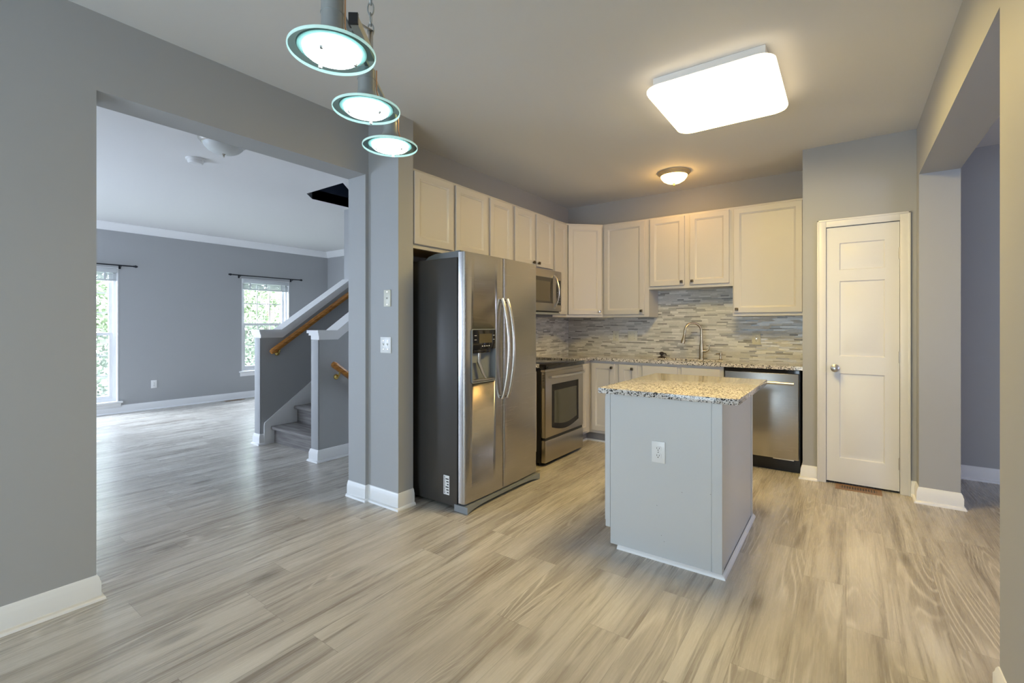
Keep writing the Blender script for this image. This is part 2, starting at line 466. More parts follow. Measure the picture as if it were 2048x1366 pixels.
w.box(XW, -2.30, YF-.15, YF, 0, H); w.box(-.20, XR, YF-.15, YF, 0, H); w.box(-2.30, -.20, YF-.15, YF, 2.13, H)
w.build('wall_front', 'wall_paint', smooth=False, **ST)
# hall beyond the right opening
box('wall_hall_back', 'wall_paint', .655, 4.0, 5.43, 5.56, 0, H, smooth=False, **ST)
w = MB(); w.box(4.0, 4.12, YF, .6, 0, H); w.box(4.0, 4.12, 2.4, 5.56, 0, H); w.box(4.0, 4.12, .6, 2.4, 0, .65); w.box(4.0, 4.12, .6, 2.4, 2.15, H)
w.build('wall_hall_right', 'wall_paint', smooth=False, **ST)
box('wall_hall_front', 'wall_paint', .655, 4.0, YF-.15, YF, 0, H, smooth=False, **ST)
# living room
W1 = (1.32, 2.20, .175, 2.135); W2 = (3.92, 4.78, .475, 2.12)
w = MB()
x0, x1 = XL-.16, XL
w.box(x0, x1, YLF-.15, W1[0], 0, H); w.box(x0, x1, W1[1], W2[0], 0, H); w.box(x0, x1, W2[1], 5.75, 0, H)
for Q in (W1, W2):
    w.box(x0, x1, Q[0], Q[1], 0, Q[2]); w.box(x0, x1, Q[0], Q[1], Q[3], H)
w.build('wall_living_left', 'wall_paint', smooth=False, **ST)
box('wall_living_back', 'wall_paint', XL, XW-WT, 5.60, 5.75, 0, H, smooth=False, **ST)
w = MB()
w.box(XL, -7.9, YLF-.15, YLF, 0, H); w.box(-5.3, XW-WT, YLF-.15, YLF, 0, H); w.box(-7.9, -5.3, YLF-.15, YLF, 0, .4); w.box(-7.9, -5.3, YLF-.15, YLF, 2.2, H)
w.build('wall_living_front', 'wall_paint', smooth=False, **ST)
box('wall_stair_upper', 'wall_paint', -5.27, -5.15, 3.635, 5.60, 0, H, smooth=False, **ST)

# ceiling with the stairwell hole
hx0, hx1, hy0, hy1 = -5.11, -4.27, 2.93, 3.88
w = MB()
w.box(XL-.16, hx0, YF-.15, 5.75, H, H+.12); w.box(hx1, 4.12, YF-.15, 5.75, H, H+.12)
w.box(hx0, hx1, YF-.15, hy0, H, H+.12); w.box(hx0, hx1, hy1, 5.75, H, H+.12)
w.prism([(hx0, hy0), (-4.95, hy0), (hx0, 3.095)], H, H+.12); w.prism([(hx1, hy0), (hx1, hy1), (hx0, hy1)], H, H+.12)
w.build('ceiling', 'ceiling_paint', smooth=False, **ST)
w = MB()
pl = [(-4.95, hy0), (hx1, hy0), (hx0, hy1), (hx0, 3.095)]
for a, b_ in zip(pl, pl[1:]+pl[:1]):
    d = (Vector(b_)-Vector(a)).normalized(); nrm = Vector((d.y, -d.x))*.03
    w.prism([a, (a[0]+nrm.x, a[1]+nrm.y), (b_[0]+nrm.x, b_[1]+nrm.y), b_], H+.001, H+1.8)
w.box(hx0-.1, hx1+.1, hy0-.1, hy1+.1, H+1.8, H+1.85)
w.build('wall_stairwell_upper', 'shaft_shade', smooth=False, **ST)

# ------------------------------------------------------------------ baseboards
BP = [(0, 0), (.030, 0), (.029, .008), (.022, .018), (.015, .021), (.015, .082), (.011, .092), (.009, .104), (.004, .114), (0, .116)]
def baseboard(name, path): MB().sweep(path, BP).build(name, 'trim_white', **ST)
baseboard('baseboard_left', [(XW, YF), (XW, .65), (XW-WT, .65)][::1])
baseboard('baseboard_column', [(XW-WT, 2.17), (XW, 2.17), (XW, 2.197), (-2.555, 2.197), (-2.555, 2.335)])
baseboard('baseboard_pantry', [(-.30, 4.80), (-.30, 4.645), (-.195, 4.645)])
baseboard('baseboard_right_far', [(.398, 4.645), (XR, 4.645), (XR, 4.505), (.655, 4.505), (.655, 5.43), (4.0, 5.43)])
baseboard('baseboard_right_near', [(.655, 2.295), (XR, 2.295), (XR, YF)])
baseboard('baseboard_living_left', [(XL, YLF), (XL, 5.60), (-5.27, 5.60)])
# crown moulding in the living room
CP = [(0, H-.11), (.012, H-.108), (.02, H-.09), (.05, H-.05), (.085, H-.02), (.095, H-.008), (.095, H), (0, H)]
MB().sweep([(XL, YLF), (XL, 5.60), (-5.27, 5.60)], CP).build('trim_crown', 'trim_white', **ST)

# ------------------------------------------------------------------ living-room windows
def window(name, Q, rows, lowname=None):
    y0, y1, z0, z1 = Q
    zc = (z0+z1)/2 + .01
    t = bpy.data.objects.new(name, None); C.objects.link(t); t.location = (XL, y0, z0); tag(t, kind='structure')
    Wd, Ht = y1-y0, z1-z0; zc -= z0
    def B(nm, boxes, mt='trim_white', par=t):
        q = MB()
        for b_ in boxes: q.box(*b_)
        return q.build(nm, mt, par)
    F = .045; xo, xi = -.15, -.06
    fr_ = B('frame', [(xo, xi, 0, F, 0, Ht), (xo, xi, Wd-F, Wd, 0, Ht), (xo, xi, F, Wd-F, 0, F), (xo, xi, F, Wd-F, Ht-F, Ht)])
    B('window_liner', [(-.0595, .004, -.001, .012, .007, Ht+.001), (-.0595, .004, Wd-.012, Wd+.001, .007, Ht+.001), (-.0595, .004, .012, Wd-.012, Ht-.012, Ht+.001)])
    for nm, a, b_, xs in (('lower_sash', F, zc+.02, -.085), ('upper_sash', zc-.02, Ht-F, -.115)):
        s_ = .042
        sash = B(nm, [(xs-.015, xs+.015, F, F+s_, a, b_), (xs-.015, xs+.015, Wd-F-s_, Wd-F, a, b_), (xs-.015, xs+.015, F+s_, Wd-F-s_, a, a+s_), (xs-.015, xs+.015, F+s_, Wd-F-s_, b_-s_, b_)])
        g = []
        iy0, iy1, iz0, iz1 = F+s_, Wd-F-s_, a+s_, b_-s_
        for k in (1, 2): yk = iy0+(iy1-iy0)*k/3; g.append((xs-.006, xs+.006, yk-.008, yk+.008, iz0, iz1))
        for k in range(1, rows): zk = iz0+(iz1-iz0)*k/rows; g.append((xs-.0055, xs+.0055, iy0, iy1, zk-.008, zk+.008))
        B('muntin_grid', g, par=sash)
        B('glass', [(xs-.002, xs+.002, iy0, iy1, iz0, iz1)], 'window_glass', sash)
    B('insect_screen', [(-.142, -.140, F, Wd-F, F, zc)], 'insect_screen')
    q = MB(); q.box(-.06, .045, -.045, Wd+.045, -.022, .006, .004); q.box(0, .018, -.03, Wd+.03, -.085, -.022, .003)
    q.build('window_sill', 'trim_white', t)
window('window_1', W1, 3); window('window_2', W2, 2)
def blind(Q, label):
    y0, y1, z0, z1 = Q; Wd = y1-y0-.03
    t = thing('window_blind', label, 'blind', (XL-.03, y0+.015, z1-.2), 0, 'raised blinds in the two far windows')
    MB().box(-.03, .045, 0, Wd, .125, .186, .004).build('headrail', 'blind', t)
    q = MB()
    for i in range(9): q.box(-.024, .024, .006, Wd-.006, .028+i*.0098, .033+i*.0098)
    q.build('slat_stack', 'blind', t)
    MB().box(-.025, .025, .004, Wd-.004, .004, .024, .003).build('bottom_rail', 'blind', t)
    for k in (.16, .5, .84): MB().box(.025, .029, Wd*k-.011, Wd*k+.011, .004, .125).build('ladder_tape', 'blind', t)
blind(W1, 'raised white slatted blind in the tall window at the left edge of the opening')
blind(W2, 'raised white slatted blind in the window left of the staircase')
def rod(y0, y1, z, label):
    t = thing('curtain_rod', label, 'curtain rod', (XL, y0, z), 0, 'black curtain rods on the far living room wall')
    Lh = y1-y0
    MB().tube([(.08, .03, 0), (.08, Lh-.03, 0)], .009).build('rod', 'rod_black', t)
    for yy_ in (0, Lh):
        s_ = 1 if yy_ else -1
        MB().lathe([(0, -.03), (.014, -.026), (.012, -.015), (.02, 0), (.012, .02), (0, .03)], (.08, yy_, 0), 12, 'y').build('finial', 'rod_black', t)
    for yy_ in (.17, Lh-.17):
        q = MB(); q.tube([(.002, yy_, -.02), (.05, yy_, -.02), (.08, yy_, -.008)], .006); q.box(0, .006, yy_-.012, yy_+.012, -.045, .01)
        q.build('bracket', 'rod_black', t)
rod(1.16, 2.385, 2.165, 'black curtain rod with finial above the tall window at the left edge')
rod(3.70, 4.98, 2.165, 'black curtain rod above the window left of the staircase')

# patio door, living-room rear window and hall window (behind or beside the camera)
def glazing(name, x0, x1, y, z0, z1, n, rot=False):
    t = bpy.data.objects.new(name, None); C.objects.link(t); tag(t, kind='structure')
    q = MB(); F = .06
    def bb(a, b_, c, d):
        if rot: q.box(y-.03, y+.03, a, b_, c, d)
        else: q.box(a, b_, y-.03, y+.03, c, d)
    bb(x0, x1, z0, z0+F); bb(x0, x1, z1-F, z1)
    for k in range(n+1):
        xx = x0+(x1-x0)*k/n; bb(max(x0, xx-F/2), min(x1, xx+F/2), z0+F, z1-F)
    q.build('frame', 'trim_white', t)
glazing('door_2', -2.30, -.20, YF-.0, 0, 2.13, 2)
glazing('window_3', -7.9, -5.3, YLF-.02, .4, 2.2, 3)
glazing('window_4', .6, 2.4, 4.03, .65, 2.15, 2, True)

# ------------------------------------------------------------------ stairs
X1, X2 = -5.15, -4.05; SL = .73
YS = 2.525
def knee(name, xr, ykink):
    t = bpy.data.objects.new(name, None); C.objects.link(t); t.location = (xr, YS, 0); tag(t, kind='structure')
    ye = 3.635-YS if xr == X1 else 3.3
    k = ykink-YS; top = 1.175
    zt = min(H, top+SL*(ye-k))
    pts = [(0, 0), (ye, 0), (ye, zt), (k, top), (0, top)]
    MB().prism(pts, -.12, 0, 'x').build('knee_wall', 'wall_paint', t, smooth=False)
    # cap: board plus small moulding underneath
    def cap(o, zlo, zhi, nm):
        e = min(ye, (H-top)/SL+k)
        ze = top+SL*(e-k)
        c_ = .0
        pts = [(-o, top+zlo), (k+c_, top+zlo), (e, ze+zlo), (e, ze+zhi), (k-.35*zhi, top+zhi), (-o, top+zhi)]
        MB().prism(pts, -.12-o, o, 'x').build(nm, 'trim_white', t)
    cap(.035, .045, .072, 'cap_board'); cap(.022, .022, .047, 'cap_moulding'); cap(.008, -.018, .024, 'cap_fascia')
    # white end board on the face towards the camera
    MB().box(-.118, -.002, -.012, 0, .1, top-.02, .002).build('end_board', 'wall_paint', t)
    return t
k1 = knee('wall_stair_left', X1, 2.76); k2 = knee('wall_stair_right', X2, 2.72)
MB().sweep([(X2-.12, YS+.12), (X2-.12, YS-.012), (X2, YS-.012), (X2, 5.5)], BP).build('baseboard_stair_right', 'trim_white', **ST)
MB().sweep([(X1-.12, 3.6), (X1-.12, YS-.012), (X1, YS-.012), (X1, YS+.03)], BP).build('baseboard_stair_left', 'trim_white', **ST)
stt = thing('staircase', 'grey wood staircase with white skirt board between the two knee walls', 'staircase', (X1, 2.66, 0))
RI, RU = .188, .262
for i in range(7):
    zt = RI*(i+1); y_ = RU*i
    q = MB()
    q.prism([(y_-.038, zt-.034), (y_-.030, zt-.038), (y_+RU, zt-.038), (y_+RU, zt), (y_-.028, zt), (y_-.038, zt-.006), (y_-.042, zt-.02)], .022, .98, 'x')
    q.build('tread', 'stair_wood', stt)
    MB().box(.022, .98, y_, y_+.018, RI*i, zt-.036).build('riser', 'stair_wood', stt)
q = MB(); q.prism([(-.11, 0), (.02, 0), (RU*7, RI*7-.1), (RU*7, .245+.72*(RU*7+.105)), (-.105, .235), (-.11, .2)], .001, .021, 'x'); q.build('skirt_board', 'trim_white', stt)
def handrail(x, ya, za, yb, zb, label, bk):
    t = thing('handrail', label, 'handrail', (x, ya, za), 0)
    L_ = Vector((0, yb-ya, zb-za)); n_ = L_.length; ang = math.atan2(zb-za, yb-ya)
    prof = [(-.028, -.012), (-.020, -.03), (.020, -.03), (.028, -.012), (.030, .004), (.020, .022), (0, .029), (-.020, .022), (-.030, .004)]
    q = MB(); rings = []
    for s_, e in ((0, .72), (.028, 1), (n_, 1)):
        rings.append([q.bm.verts.new((px*e, s_*math.cos(ang)-pz_*e*math.sin(ang), s_*math.sin(ang)+pz_*e*math.cos(ang))) for px, pz_ in prof])
    for a, d in zip(rings, rings[1:]):
        for i in range(len(prof)):
            j = (i+1) % len(prof); q.bm.faces.new((a[i], a[j], d[j], d[i]))
    q.bm.faces.new(rings[0]); q.bm.faces.new(rings[-1][::-1])
    q.build('rail', 'oak_rail', t, smooth=False)
    for s_ in bk:
        yy_, zz_ = s_*math.cos(ang), s_*math.sin(ang)
        q = MB(); q.lathe([(0, 0), (.028, 0), (.028, .006), (.022, .016), (.012, .022), (0, .023)], (-.059, yy_, zz_-.085), 20, 'x')
        q.tube([(-.045, yy_, zz_-.085), (-.02, yy_, zz_-.08), (-.004, yy_, zz_-.06), (0, yy_, zz_-.03)], .008, 10)
        q.build('rail_bracket', 'brass', t)
handrail(X1+.06, 2.60, 1.0, 4.4, 1.0+.70*1.8, 'oak handrail rising along the left knee wall of the staircase', (.12, 1.3))
handrail(X2+.06, 2.63, .93, 3.7, .93-.72*1.07, 'short oak handrail descending on the right side of the right knee wall', (.09, .9))

# ------------------------------------------------------------------ cabinets
DP = [(0, 0), (0, .017), (.003, .020), (.050, .020), (.053, .0175), (.060, .015), (.064, .012), (.066, .010)]
def knob(parent, x, z, mt='bronze', label=None):
    q = MB(); q.lathe([(0, 0), (.006, 0), (.006, .012), (0, .012)], (x, -.020-.012, z), 10, 'y')
    q.box(x-.014, x+.014, -.046, -.032, z-.014, z+.014, .004)
    q.build('knob', mt, parent, label=label)
def cabinet(name, label, cat, loc, rz, w_, z0, z1, doors, depth=.305, group=None, knobs=(), toe=False, drawers=(), mt='cabinet_paint', under=False, kl=None):
    # local: x along the front, front frame at y=0 looking -y, doors stand proud of it
    t = thing(name, label, cat, (loc[0], loc[1], z0 if not toe else 0), rz, group)
    b = z0 if not toe else 0
    q = MB()
    if toe:
        q.box(0, w_, 0, depth, .11, z1)
        MB().box(-.075 if 'corner base' in label else 0, w_+(.075 if 'corner right' in label else 0), .075, depth, 0, .11).build('toe_kick', 'toe_grey', t, smooth=False)
    else: q.box(0, w_, 0, depth, 0, z1-z0)
    q.build('carcass', mt, t, smooth=False)
    for i, (a, c, d, e) in enumerate(doors):
        dr = MB().relief(a, d-b, c-a, e-d, -.0005, DP).build('door', mt, t)
        for (ki, kx, kz) in knobs:
            if ki == i: knob(dr, kx, kz-b, kl or 'bronze', 'pale reflecting knob' if kl else None)
    for (a, c, d, e) in drawers:
        MB().relief(a, d-b, c-a, e-d, -.0005, [(0, 0), (0, .016), (.004, .020)]).build('drawer_front', mt, t)
    if under: MB().box(.004, w_-.004, .02, depth-.002, -.0015, -.0002).build('underside', 'cabinet_underside', t)
    return t
ZT = 2.445; Z1 = 1.385; Z2 = 1.862
FX = -2.575
R90 = PI/2
GU = 'pale wall cabinets on the left wall'
cabinet('wall_cabinet', 'pale wall cabinet with two doors above the refrigerator', 'cabinet', (FX, 2.337, 0), R90, .868, Z2, ZT, [(.012, .425, Z2+.03, ZT-.02), (.457, .857, Z2+.03, ZT-.02)], group=GU, under=True)
cabinet('wall_cabinet', 'pale single-door wall cabinet between the refrigerator cabinet and the microwave cabinet', 'cabinet', (FX, 3.206, 0), R90, .40, Z1, ZT, [(.035, .365, Z1+.03, ZT-.02)], group=GU)
cabinet('wall_cabinet', 'short pale wall cabinet with two doors above the microwave', 'cabinet', (FX, 3.607, 0), R90, .735, Z2, ZT, [(.012, .345, Z2+.03, ZT-.02), (.395, .715, Z2+.03, ZT-.02)], group=GU, knobs=((0, .325, Z2+.065), (1, .42, Z2+.065)))
cabinet('wall_cabinet', 'narrow pale wall cabinet right of the microwave, beside the corner cabinet', 'cabinet', (FX, 4.343, 0), R90, .306, Z1, ZT, [(.02, .29, Z1+.03, ZT-.02)], group=GU)
# diagonal corner cabinet
t = thing('corner_cabinet', 'pale diagonal corner wall cabinet with a pale reflecting knob', 'cabinet', (FX, 4.65, Z1), PI/4)
dg = .2828*1.5
cw = math.hypot(.305, .305)
q = MB(); q.prism([(0, 0), (cw, 0), (cw+.2145, .2145), (cw/2, .6445), (-.2145, .2145)], 0, ZT-Z1); q.build('carcass', 'cabinet_paint', t, smooth=False)
dr = MB().relief(.018, .03, cw-.036, ZT-Z1-.05, -.0005, DP).build('door', 'cabinet_paint', t); knob(dr, cw-.05, .065, 'chrome', 'pale reflecting knob')
FY = 4.955
GB = 'pale wall cabinets on the back wall'
cabinet('wall_cabinet', 'pale single-door wall cabinet on the back wall beside the corner cabinet', 'cabinet', (-2.27, FY, 0), 0, .54, Z1, ZT, [(.022, .492, Z1+.03, ZT-.02)], group=GB, knobs=((0, .465, Z1+.065),))
cabinet('wall_cabinet', 'shorter pale wall cabinet with two doors above the sink', 'cabinet', (-1.73, FY, 0), 0, .83, 1.68, ZT, [(.015, .375, 1.71, ZT-.02), (.43, .80, 1.71, ZT-.02)], group=GB, knobs=((0, .35, 1.745), (1, .455, 1.745)))
cabinet('wall_cabinet', 'pale single-door wall cabinet above the dishwasher beside the pantry wall', 'cabinet', (-.90, FY, 0), 0, .598, Z1, ZT, [(.012, .578, Z1+.03, ZT-.02)], group=GB, knobs=((0, .04, Z1+.065),))

# base cabinets
CT = .94; CB = .908
BX, BY = -2.32, 4.72
cabinet('base_cabinet', 'narrow pale base cabinet between the refrigerator and the oven range', 'cabinet', (BX, 3.345, 0), R90, .272, 0, CB, [(.02, .252, .14, CB-.035)], depth=.56, toe=True)
cabinet('base_cabinet', 'narrow blank base cabinet in the corner right of the oven range', 'cabinet', (BX, 4.395, 0), R90, .325, 0, CB, [(.03, .25, .14, CB-.035)], depth=.56, toe=True)
cabinet('base_cabinet', 'pale corner base cabinet whose single door carries a dark knob', 'cabinet', (-2.32, BY, 0), 0, .325, 0, CB, [(.03, .30, .14, CB-.03)], depth=.54, toe=True, knobs=((0, .272, CB-.07),))
cabinet('base_cabinet', 'very narrow pale base cabinet with one dark knob left of the sink cabinet', 'cabinet', (-1.995, BY, 0), 0, .245, 0, CB, [(.025, .225, .14, CB-.03)], depth=.54, toe=True, knobs=((0, .175, CB-.07),))
t = cabinet('sink_base_cabinet', 'pale sink base cabinet with two blank front panels below the sink', 'cabinet', (-1.75, BY, 0), 0, .815, 0, .70, [(.035, .39, .14, .70), (.43, .785, .14, .70)], depth=.54, toe=True)
MB().box(0, .815, 0, .03, .70, CB).build('front_rail', 'cabinet_paint', t, smooth=False)
for a, c in ((.035, .39), (.43, .785)): MB().relief(a, .73, c-a, CB-.03-.73, -.0005, [(0, 0), (0, .016), (.004, .020)]).build('false_drawer_front', 'cabinet_paint', t)
MB().sweep([(BX-.075-.0, 4.395), (BX-.075, BY+.075), (-.94, BY+.075)], [(0, 0), (.014, 0), (.012, .010), (.004, .018), (0, .018)]).build('trim_toe_kick', 'trim_white', **ST)

# worktop (L-shaped with sink cut-out) and the small piece left of the range
q = MB(); q.prism([(-2.879, 4.392), (-2.285, 4.392), (-2.285, BY-.035), (-.303, BY-.035), (-.303, 5.256), (-2.879, 5.256)], CB, CT)
wt = q.build('granite_worktop', 'granite', smooth=False, label='speckled granite worktop running round the corner under the backsplash', cat='worktop')
cut = MB().prism(rrect(-1.66, -.99, 4.775, 5.05, .04), CB-.1, CT+.1).build('cut', 'granite')
boolean_cut(wt, [cut])
box('granite_worktop', 'granite', -2.879, -2.285, 3.345, 3.618, CB, CT, smooth=False, label='short piece of speckled granite worktop between refrigerator and oven range', cat='worktop')
# sink
t = thing('sink', 'undermount steel sink set in the granite worktop', 'sink', (-1.325, 4.9125, .70))
q = MB(); pts_o = rrect(-.345, .345, -.148, .148, .045); pts_i = rrect(-.338, .338, -.141, .141, .04)
b = q.bm
top_o = [b.verts.new((*p, CB-.70-.001)) for p in pts_o]; top_i = [b.verts.new((*p, CB-.70-.001)) for p in pts_i]
bot = [b.verts.new((p[0]*.96, p[1]*.93, .01)) for p in pts_i]; n = len(pts_o)
bo = [b.verts.new((p[0]*.98, p[1]*.98, .004)) for p in pts_o]
for i in range(n):
    j = (i+1) % n
    b.faces.new((top_o[i], top_o[j], top_i[j], top_i[i])); b.faces.new((top_i[i], top_i[j], bot[j], bot[i])); b.faces.new((top_o[i], bo[i], bo[j], top_o[j]))
b.faces.new(bot); b.faces.new(bo[::-1])
q.build('basin', 'sink_steel', t)
MB().lathe([(0, .012), (.04, .012), (.045, .015), (.045, .010), (0, .010)], (0, 0, 0), 24).build('drain', 'chrome', t)
# faucet
fx_, fy_ = -1.235, 5.135
t = thing('kitchen_faucet', 'brushed nickel gooseneck pull-down faucet behind the sink', 'faucet', (fx_, fy_, CT))
MB().lathe([(0, 0), (.027, 0), (.027, .006), (.024, .014), (.021, .12), (.0145, .19), (0, .19)], (0, 0, 0), 24).build('base_body', 'brushed_nickel', t)
dx, dy = -.80, -.60; pts = []; rad = []
pts.append((0, 0, .17)); rad.append(.0135)
pts.append((0, 0, .29)); rad.append(.012)
Rr = .088
for i in range(1, 15):
    a = PI*i/14*1.02
    pts.append((dx*Rr*(1-math.cos(a)), dy*Rr*(1-math.cos(a)), .29+Rr*math.sin(a))); rad.append(.0118)
l = Vector(pts[-1]); 
for k_, r_ in ((.03, .0118), (.045, .013)):
    pts.append((l.x+dx*k_*.12, l.y+dy*k_*.12, l.z-k_)); rad.append(r_)
MB().tube(pts, rad, 14).build('gooseneck', 'brushed_nickel', t)
e = Vector(pts[-1])
MB().tube([(e.x, e.y, e.z+.01), (e.x+dx*.005, e.y+dy*.005, e.z-.02), (e.x+dx*.012, e.y+dy*.012, e.z-.05), (e.x+dx*.017, e.y+dy*.017, e.z-.075)], [.013, .016, .021, .020], 16).build('spray_head', 'brushed_nickel', t)
MB().tube([(.005, 0, .085), (.045, 0, .085), (.064, 0, .093), (.075, 0, .12), (.079, 0, .155)], [.017, .014, .010, .007, .005], 12).build('lever', 'brushed_nickel', t)
t = thing('soap_dispenser', 'small brushed nickel soap dispenser right of the faucet', 'soap dispenser', (-1.045, 5.12, CT))
MB().lathe([(0, 0), (.019, 0), (.018, .006), (.011, .012), (.010, .045), (.015, .05), (.015, .072), (0, .074)], (0, 0, 0), 20).build('pump_body', 'brushed_nickel', t)
MB().tube([(0, 0, .064), (-.03, -.02, .064), (-.04, -.026, .058)], .006, 10).build('nozzle', 'brushed_nickel', t)
t = thing('sink_stopper', 'dark sink stopper standing on the worktop at the left end of the sink', 'stopper', (-1.64, 5.10, CT))
MB().lathe([(0, 0), (.042, 0), (.043, .008), (.03, .014), (.012, .02), (.010, .03), (.022, .038), (.024, .055), (.014, .064), (0, .066)], (0, 0, 0), 24).build('stopper_body', 'rubber', t)
MB().tube([(.018, 0, .05), (.045, .0, .045), (.05, 0, .03)], .006, 8).build('pull_tab', 'rubber', t)

# backsplash
q = MB(); q.box(-2.8849, -2.879, 3.34, YB, CT-.002, Z1+.45); q.build('wall_backsplash_left', 'mosaic_y', smooth=False, **ST)
q = MB(); q.box(-2.879, -.301, YB-.006, YB-.0002, CT-.002, 1.70); q.build('wall_backsplash_back', 'mosaic_x', smooth=False, **ST)

# ------------------------------------------------------------------ outlets and switches
def duplex(parent, pw=.07, ph=.115, mt='plastic_white'):
    MB().box(-pw/2, pw/2, -.006, 0, -ph/2, ph/2, .0025).build('cover_plate', mt, parent)
    for s_ in (-1, 1):
        z = s_*.0195
        o = MB().prism(rrect(-.0165, .0165, z-.0135, z+.0135, .006), -.0085, -.0055, 'y').build('receptacle', mt, parent)
        for x_ in (-.0065, .0065): MB().box(x_-.0012, x_+.0012, -.0092, -.0084, z-.001, z+.007).build('slot', 'slot_dark', o)
        MB().lathe([(0, 0), (.0028, 0), (.0028, .0006), (0, .0006)], (0, -.0092, z-.0075), 10, 'y').build('slot', 'slot_dark', o)
    MB().lathe([(0, 0), (.003, 0), (.003, .001), (0, .001)], (0, -.007, 0), 10, 'y').build('screw', 'chrome', parent)
GO = 'wall outlets'
t = thing('power_outlet', 'white double power outlet on the front panel of the kitchen island', 'outlet', (-.843, 2.5675, .597)); duplex(t, .074, .118)
t = thing('power_outlet', 'white power outlet low on the far blue-grey living room wall', 'outlet', (XL, 2.635, .385), PI/2); duplex(t, .078, .122)
t = thing('power_outlet', 'pale power outlet on the mosaic backsplash left of the light switches', 'outlet', (-2.235, YB-.0065, 1.165)); duplex(t, .072, .118, 'plastic_ivory')
t = thing('power_outlet', 'pale power outlet on the mosaic backsplash right of the faucet', 'outlet', (-.735, YB-.0065, 1.16)); duplex(t, .075, .12, 'plastic_ivory')
def switch(label, loc, n, mt='plastic_white', pw=.115):
    t = thing('light_switch', label, 'switch', loc)
    MB().box(-pw/2, pw/2, -.006, 0, -.0575, .0575, .0025).build('cover_plate', mt, t)
    for k in range(n):
        x_ = (k-(n-1)/2)*.046
        q = MB(); q.box(x_-.005, x_+.005, -.0068, -.0058, -.012, .012)
        q.prism([(-.006, -.006), (-.016, .010), (-.012, .013), (-.006, .006)], x_-.0035, x_+.0035, 'x')
        q.build('toggle', mt, t)
        for z in (-.03, .03): MB().lathe([(0, 0), (.0028, 0), (.0028, .001), (0, .001)], (x_, -.007, z), 10, 'y').build('screw', 'chrome', t)
switch('white double light switch on the grey column beside the refrigerator', (-2.685, 2.1965, 1.155), 2)
switch('pale double light switch on the mosaic backsplash beside the left outlet', (-2.03, YB-.0065, 1.168), 2, 'plastic_ivory')
t = thing('phone_jack', 'ivory phone jack plate on the grey column above the light switch', 'wall jack', (-2.668, 2.1965, 1.49))
MB().box(-.037, .037, -.006, 0, -.06, .06, .0025).build('cover_plate', 'plastic_ivory', t)
MB().box(-.008, .008, -.0085, -.0055, -.008, .008, .001).build('jack', 'plastic_ivory', t)
MB().box(-.004, .004, -.0092, -.0084, -.004, .004).build('jack_hole', 'slot_dark', t)
for z in (-.045, .045): MB().lathe([(0, 0), (.003, 0), (.003, .001), (0, .001)], (0, -.007, z), 10, 'y').build('screw', 'chrome', t)

# ------------------------------------------------------------------ refrigerator
F = thing('refrigerator', 'stainless side-by-side refrigerator with ice dispenser and dark grey side', 'refrigerator', (-2.12, 2.412, 0), R90)
Wf = .915
MB().box(0, Wf, .078, .735, .03, 1.772, .006).build('body', 'fridge_side', F)
MB().box(.012, Wf-.012, .062, .08, .05, 1.765).build('gasket', 'black_plastic', F)
def fdoor(x0, x1, name):
    pts = []
    n = 14
    ax = lambda x: .012*((x-Wf/2)/(Wf/2))**2 * .6 + .0
    r = .014
    pts.append((x0, .064)); pts.append((x0, r+ax(x0)))
    for i in range(1, 5):
        a = PI/2*i/4; pts.append((x0+r*(1-math.cos(a)), r*(1-math.sin(a))+ax(x0)))
    for i in range(1, n): x = x0+r+(x1-x0-2*r)*i/n; pts.append((x, ax(x)))
    for i in range(0, 5):
        a = PI/2*i/4; pts.append((x1-r*(1-math.sin(a)), r*(1-math.cos(a))+ax(x1)))
    pts.append((x1, .064))
    return MB().prism(pts[::-1], .062, 1.805).build(name, 'stainless', F)
d1 = fdoor(0, .4365, 'door'); d2 = fdoor(.4435, Wf, 'door')
# dispenser recess
bpy.context.view_layer.update()
dx0, dx1, dz0, dz1 = .066, .339, .888, 1.27
cutm = MB().prism(rrect(dx0+.004, dx1-.004, dz0+.004, dz1-.004, .014), -.02, .056, 'y')
co = cutm.build('cut', 'stainless', F)
boolean_cut(d1, [co])
ds = thing('ice_dispenser', None, None); ds.parent = F
q = MB()
fr_o = rrect(dx0, dx1, dz0, dz1, .018); fr_i = rrect(dx0+.006, dx1-.006, dz0+.006, dz1-.006, .013)
b = q.bm; n = len(fr_o)
A = [b.verts.new((p[0], -.004, p[1])) for p in fr_o]; B_ = [b.verts.new((p[0], -.004, p[1])) for p in fr_i]
C_ = [b.verts.new((p[0], .05, p[1])) for p in fr_i]; D_ = [b.verts.new((p[0], .01, p[1])) for p in fr_o]
for i in range(n):
    j = (i+1) % n
    b.faces.new((A[i], A[j], B_[j], B_[i])); b.faces.new((B_[i], B_[j], C_[j], C_[i])); b.faces.new((A[i], D_[i], D_[j], A[j]))
b.faces.new(C_)
q.build('dispenser_frame', 'plastic_grey', ds)
MB().box(dx0+.006, dx1-.006, -.006, .04, 1.125, dz1-.006, .004).build('control_panel', 'black_gloss', ds)
MB().box(dx0+.075, dx1-.055, -.0075, -.0055, 1.17, 1.235).build('display', 'display_glass', ds)
for k in range(2):
    for s_ in (0, 1):
        MB().box((dx0+.022, dx1-.040)[s_], (dx0+.045, dx1-.022)[s_], -.0072, -.0058, 1.192+k*.03, 1.195+k*.03).build('marking', 'plastic_white', ds)
q = MB()
for k in range(4): q.box(dx0+.105+k*.025, dx0+.118+k*.025, -.0072, -.0058, 1.145, 1.150)
q.build('marking', 'plastic_white', ds)
MB().box(dx0+.02, dx1-.06, .0, .045, 1.098, 1.126, .006).build('chute_housing', 'black_gloss', ds)
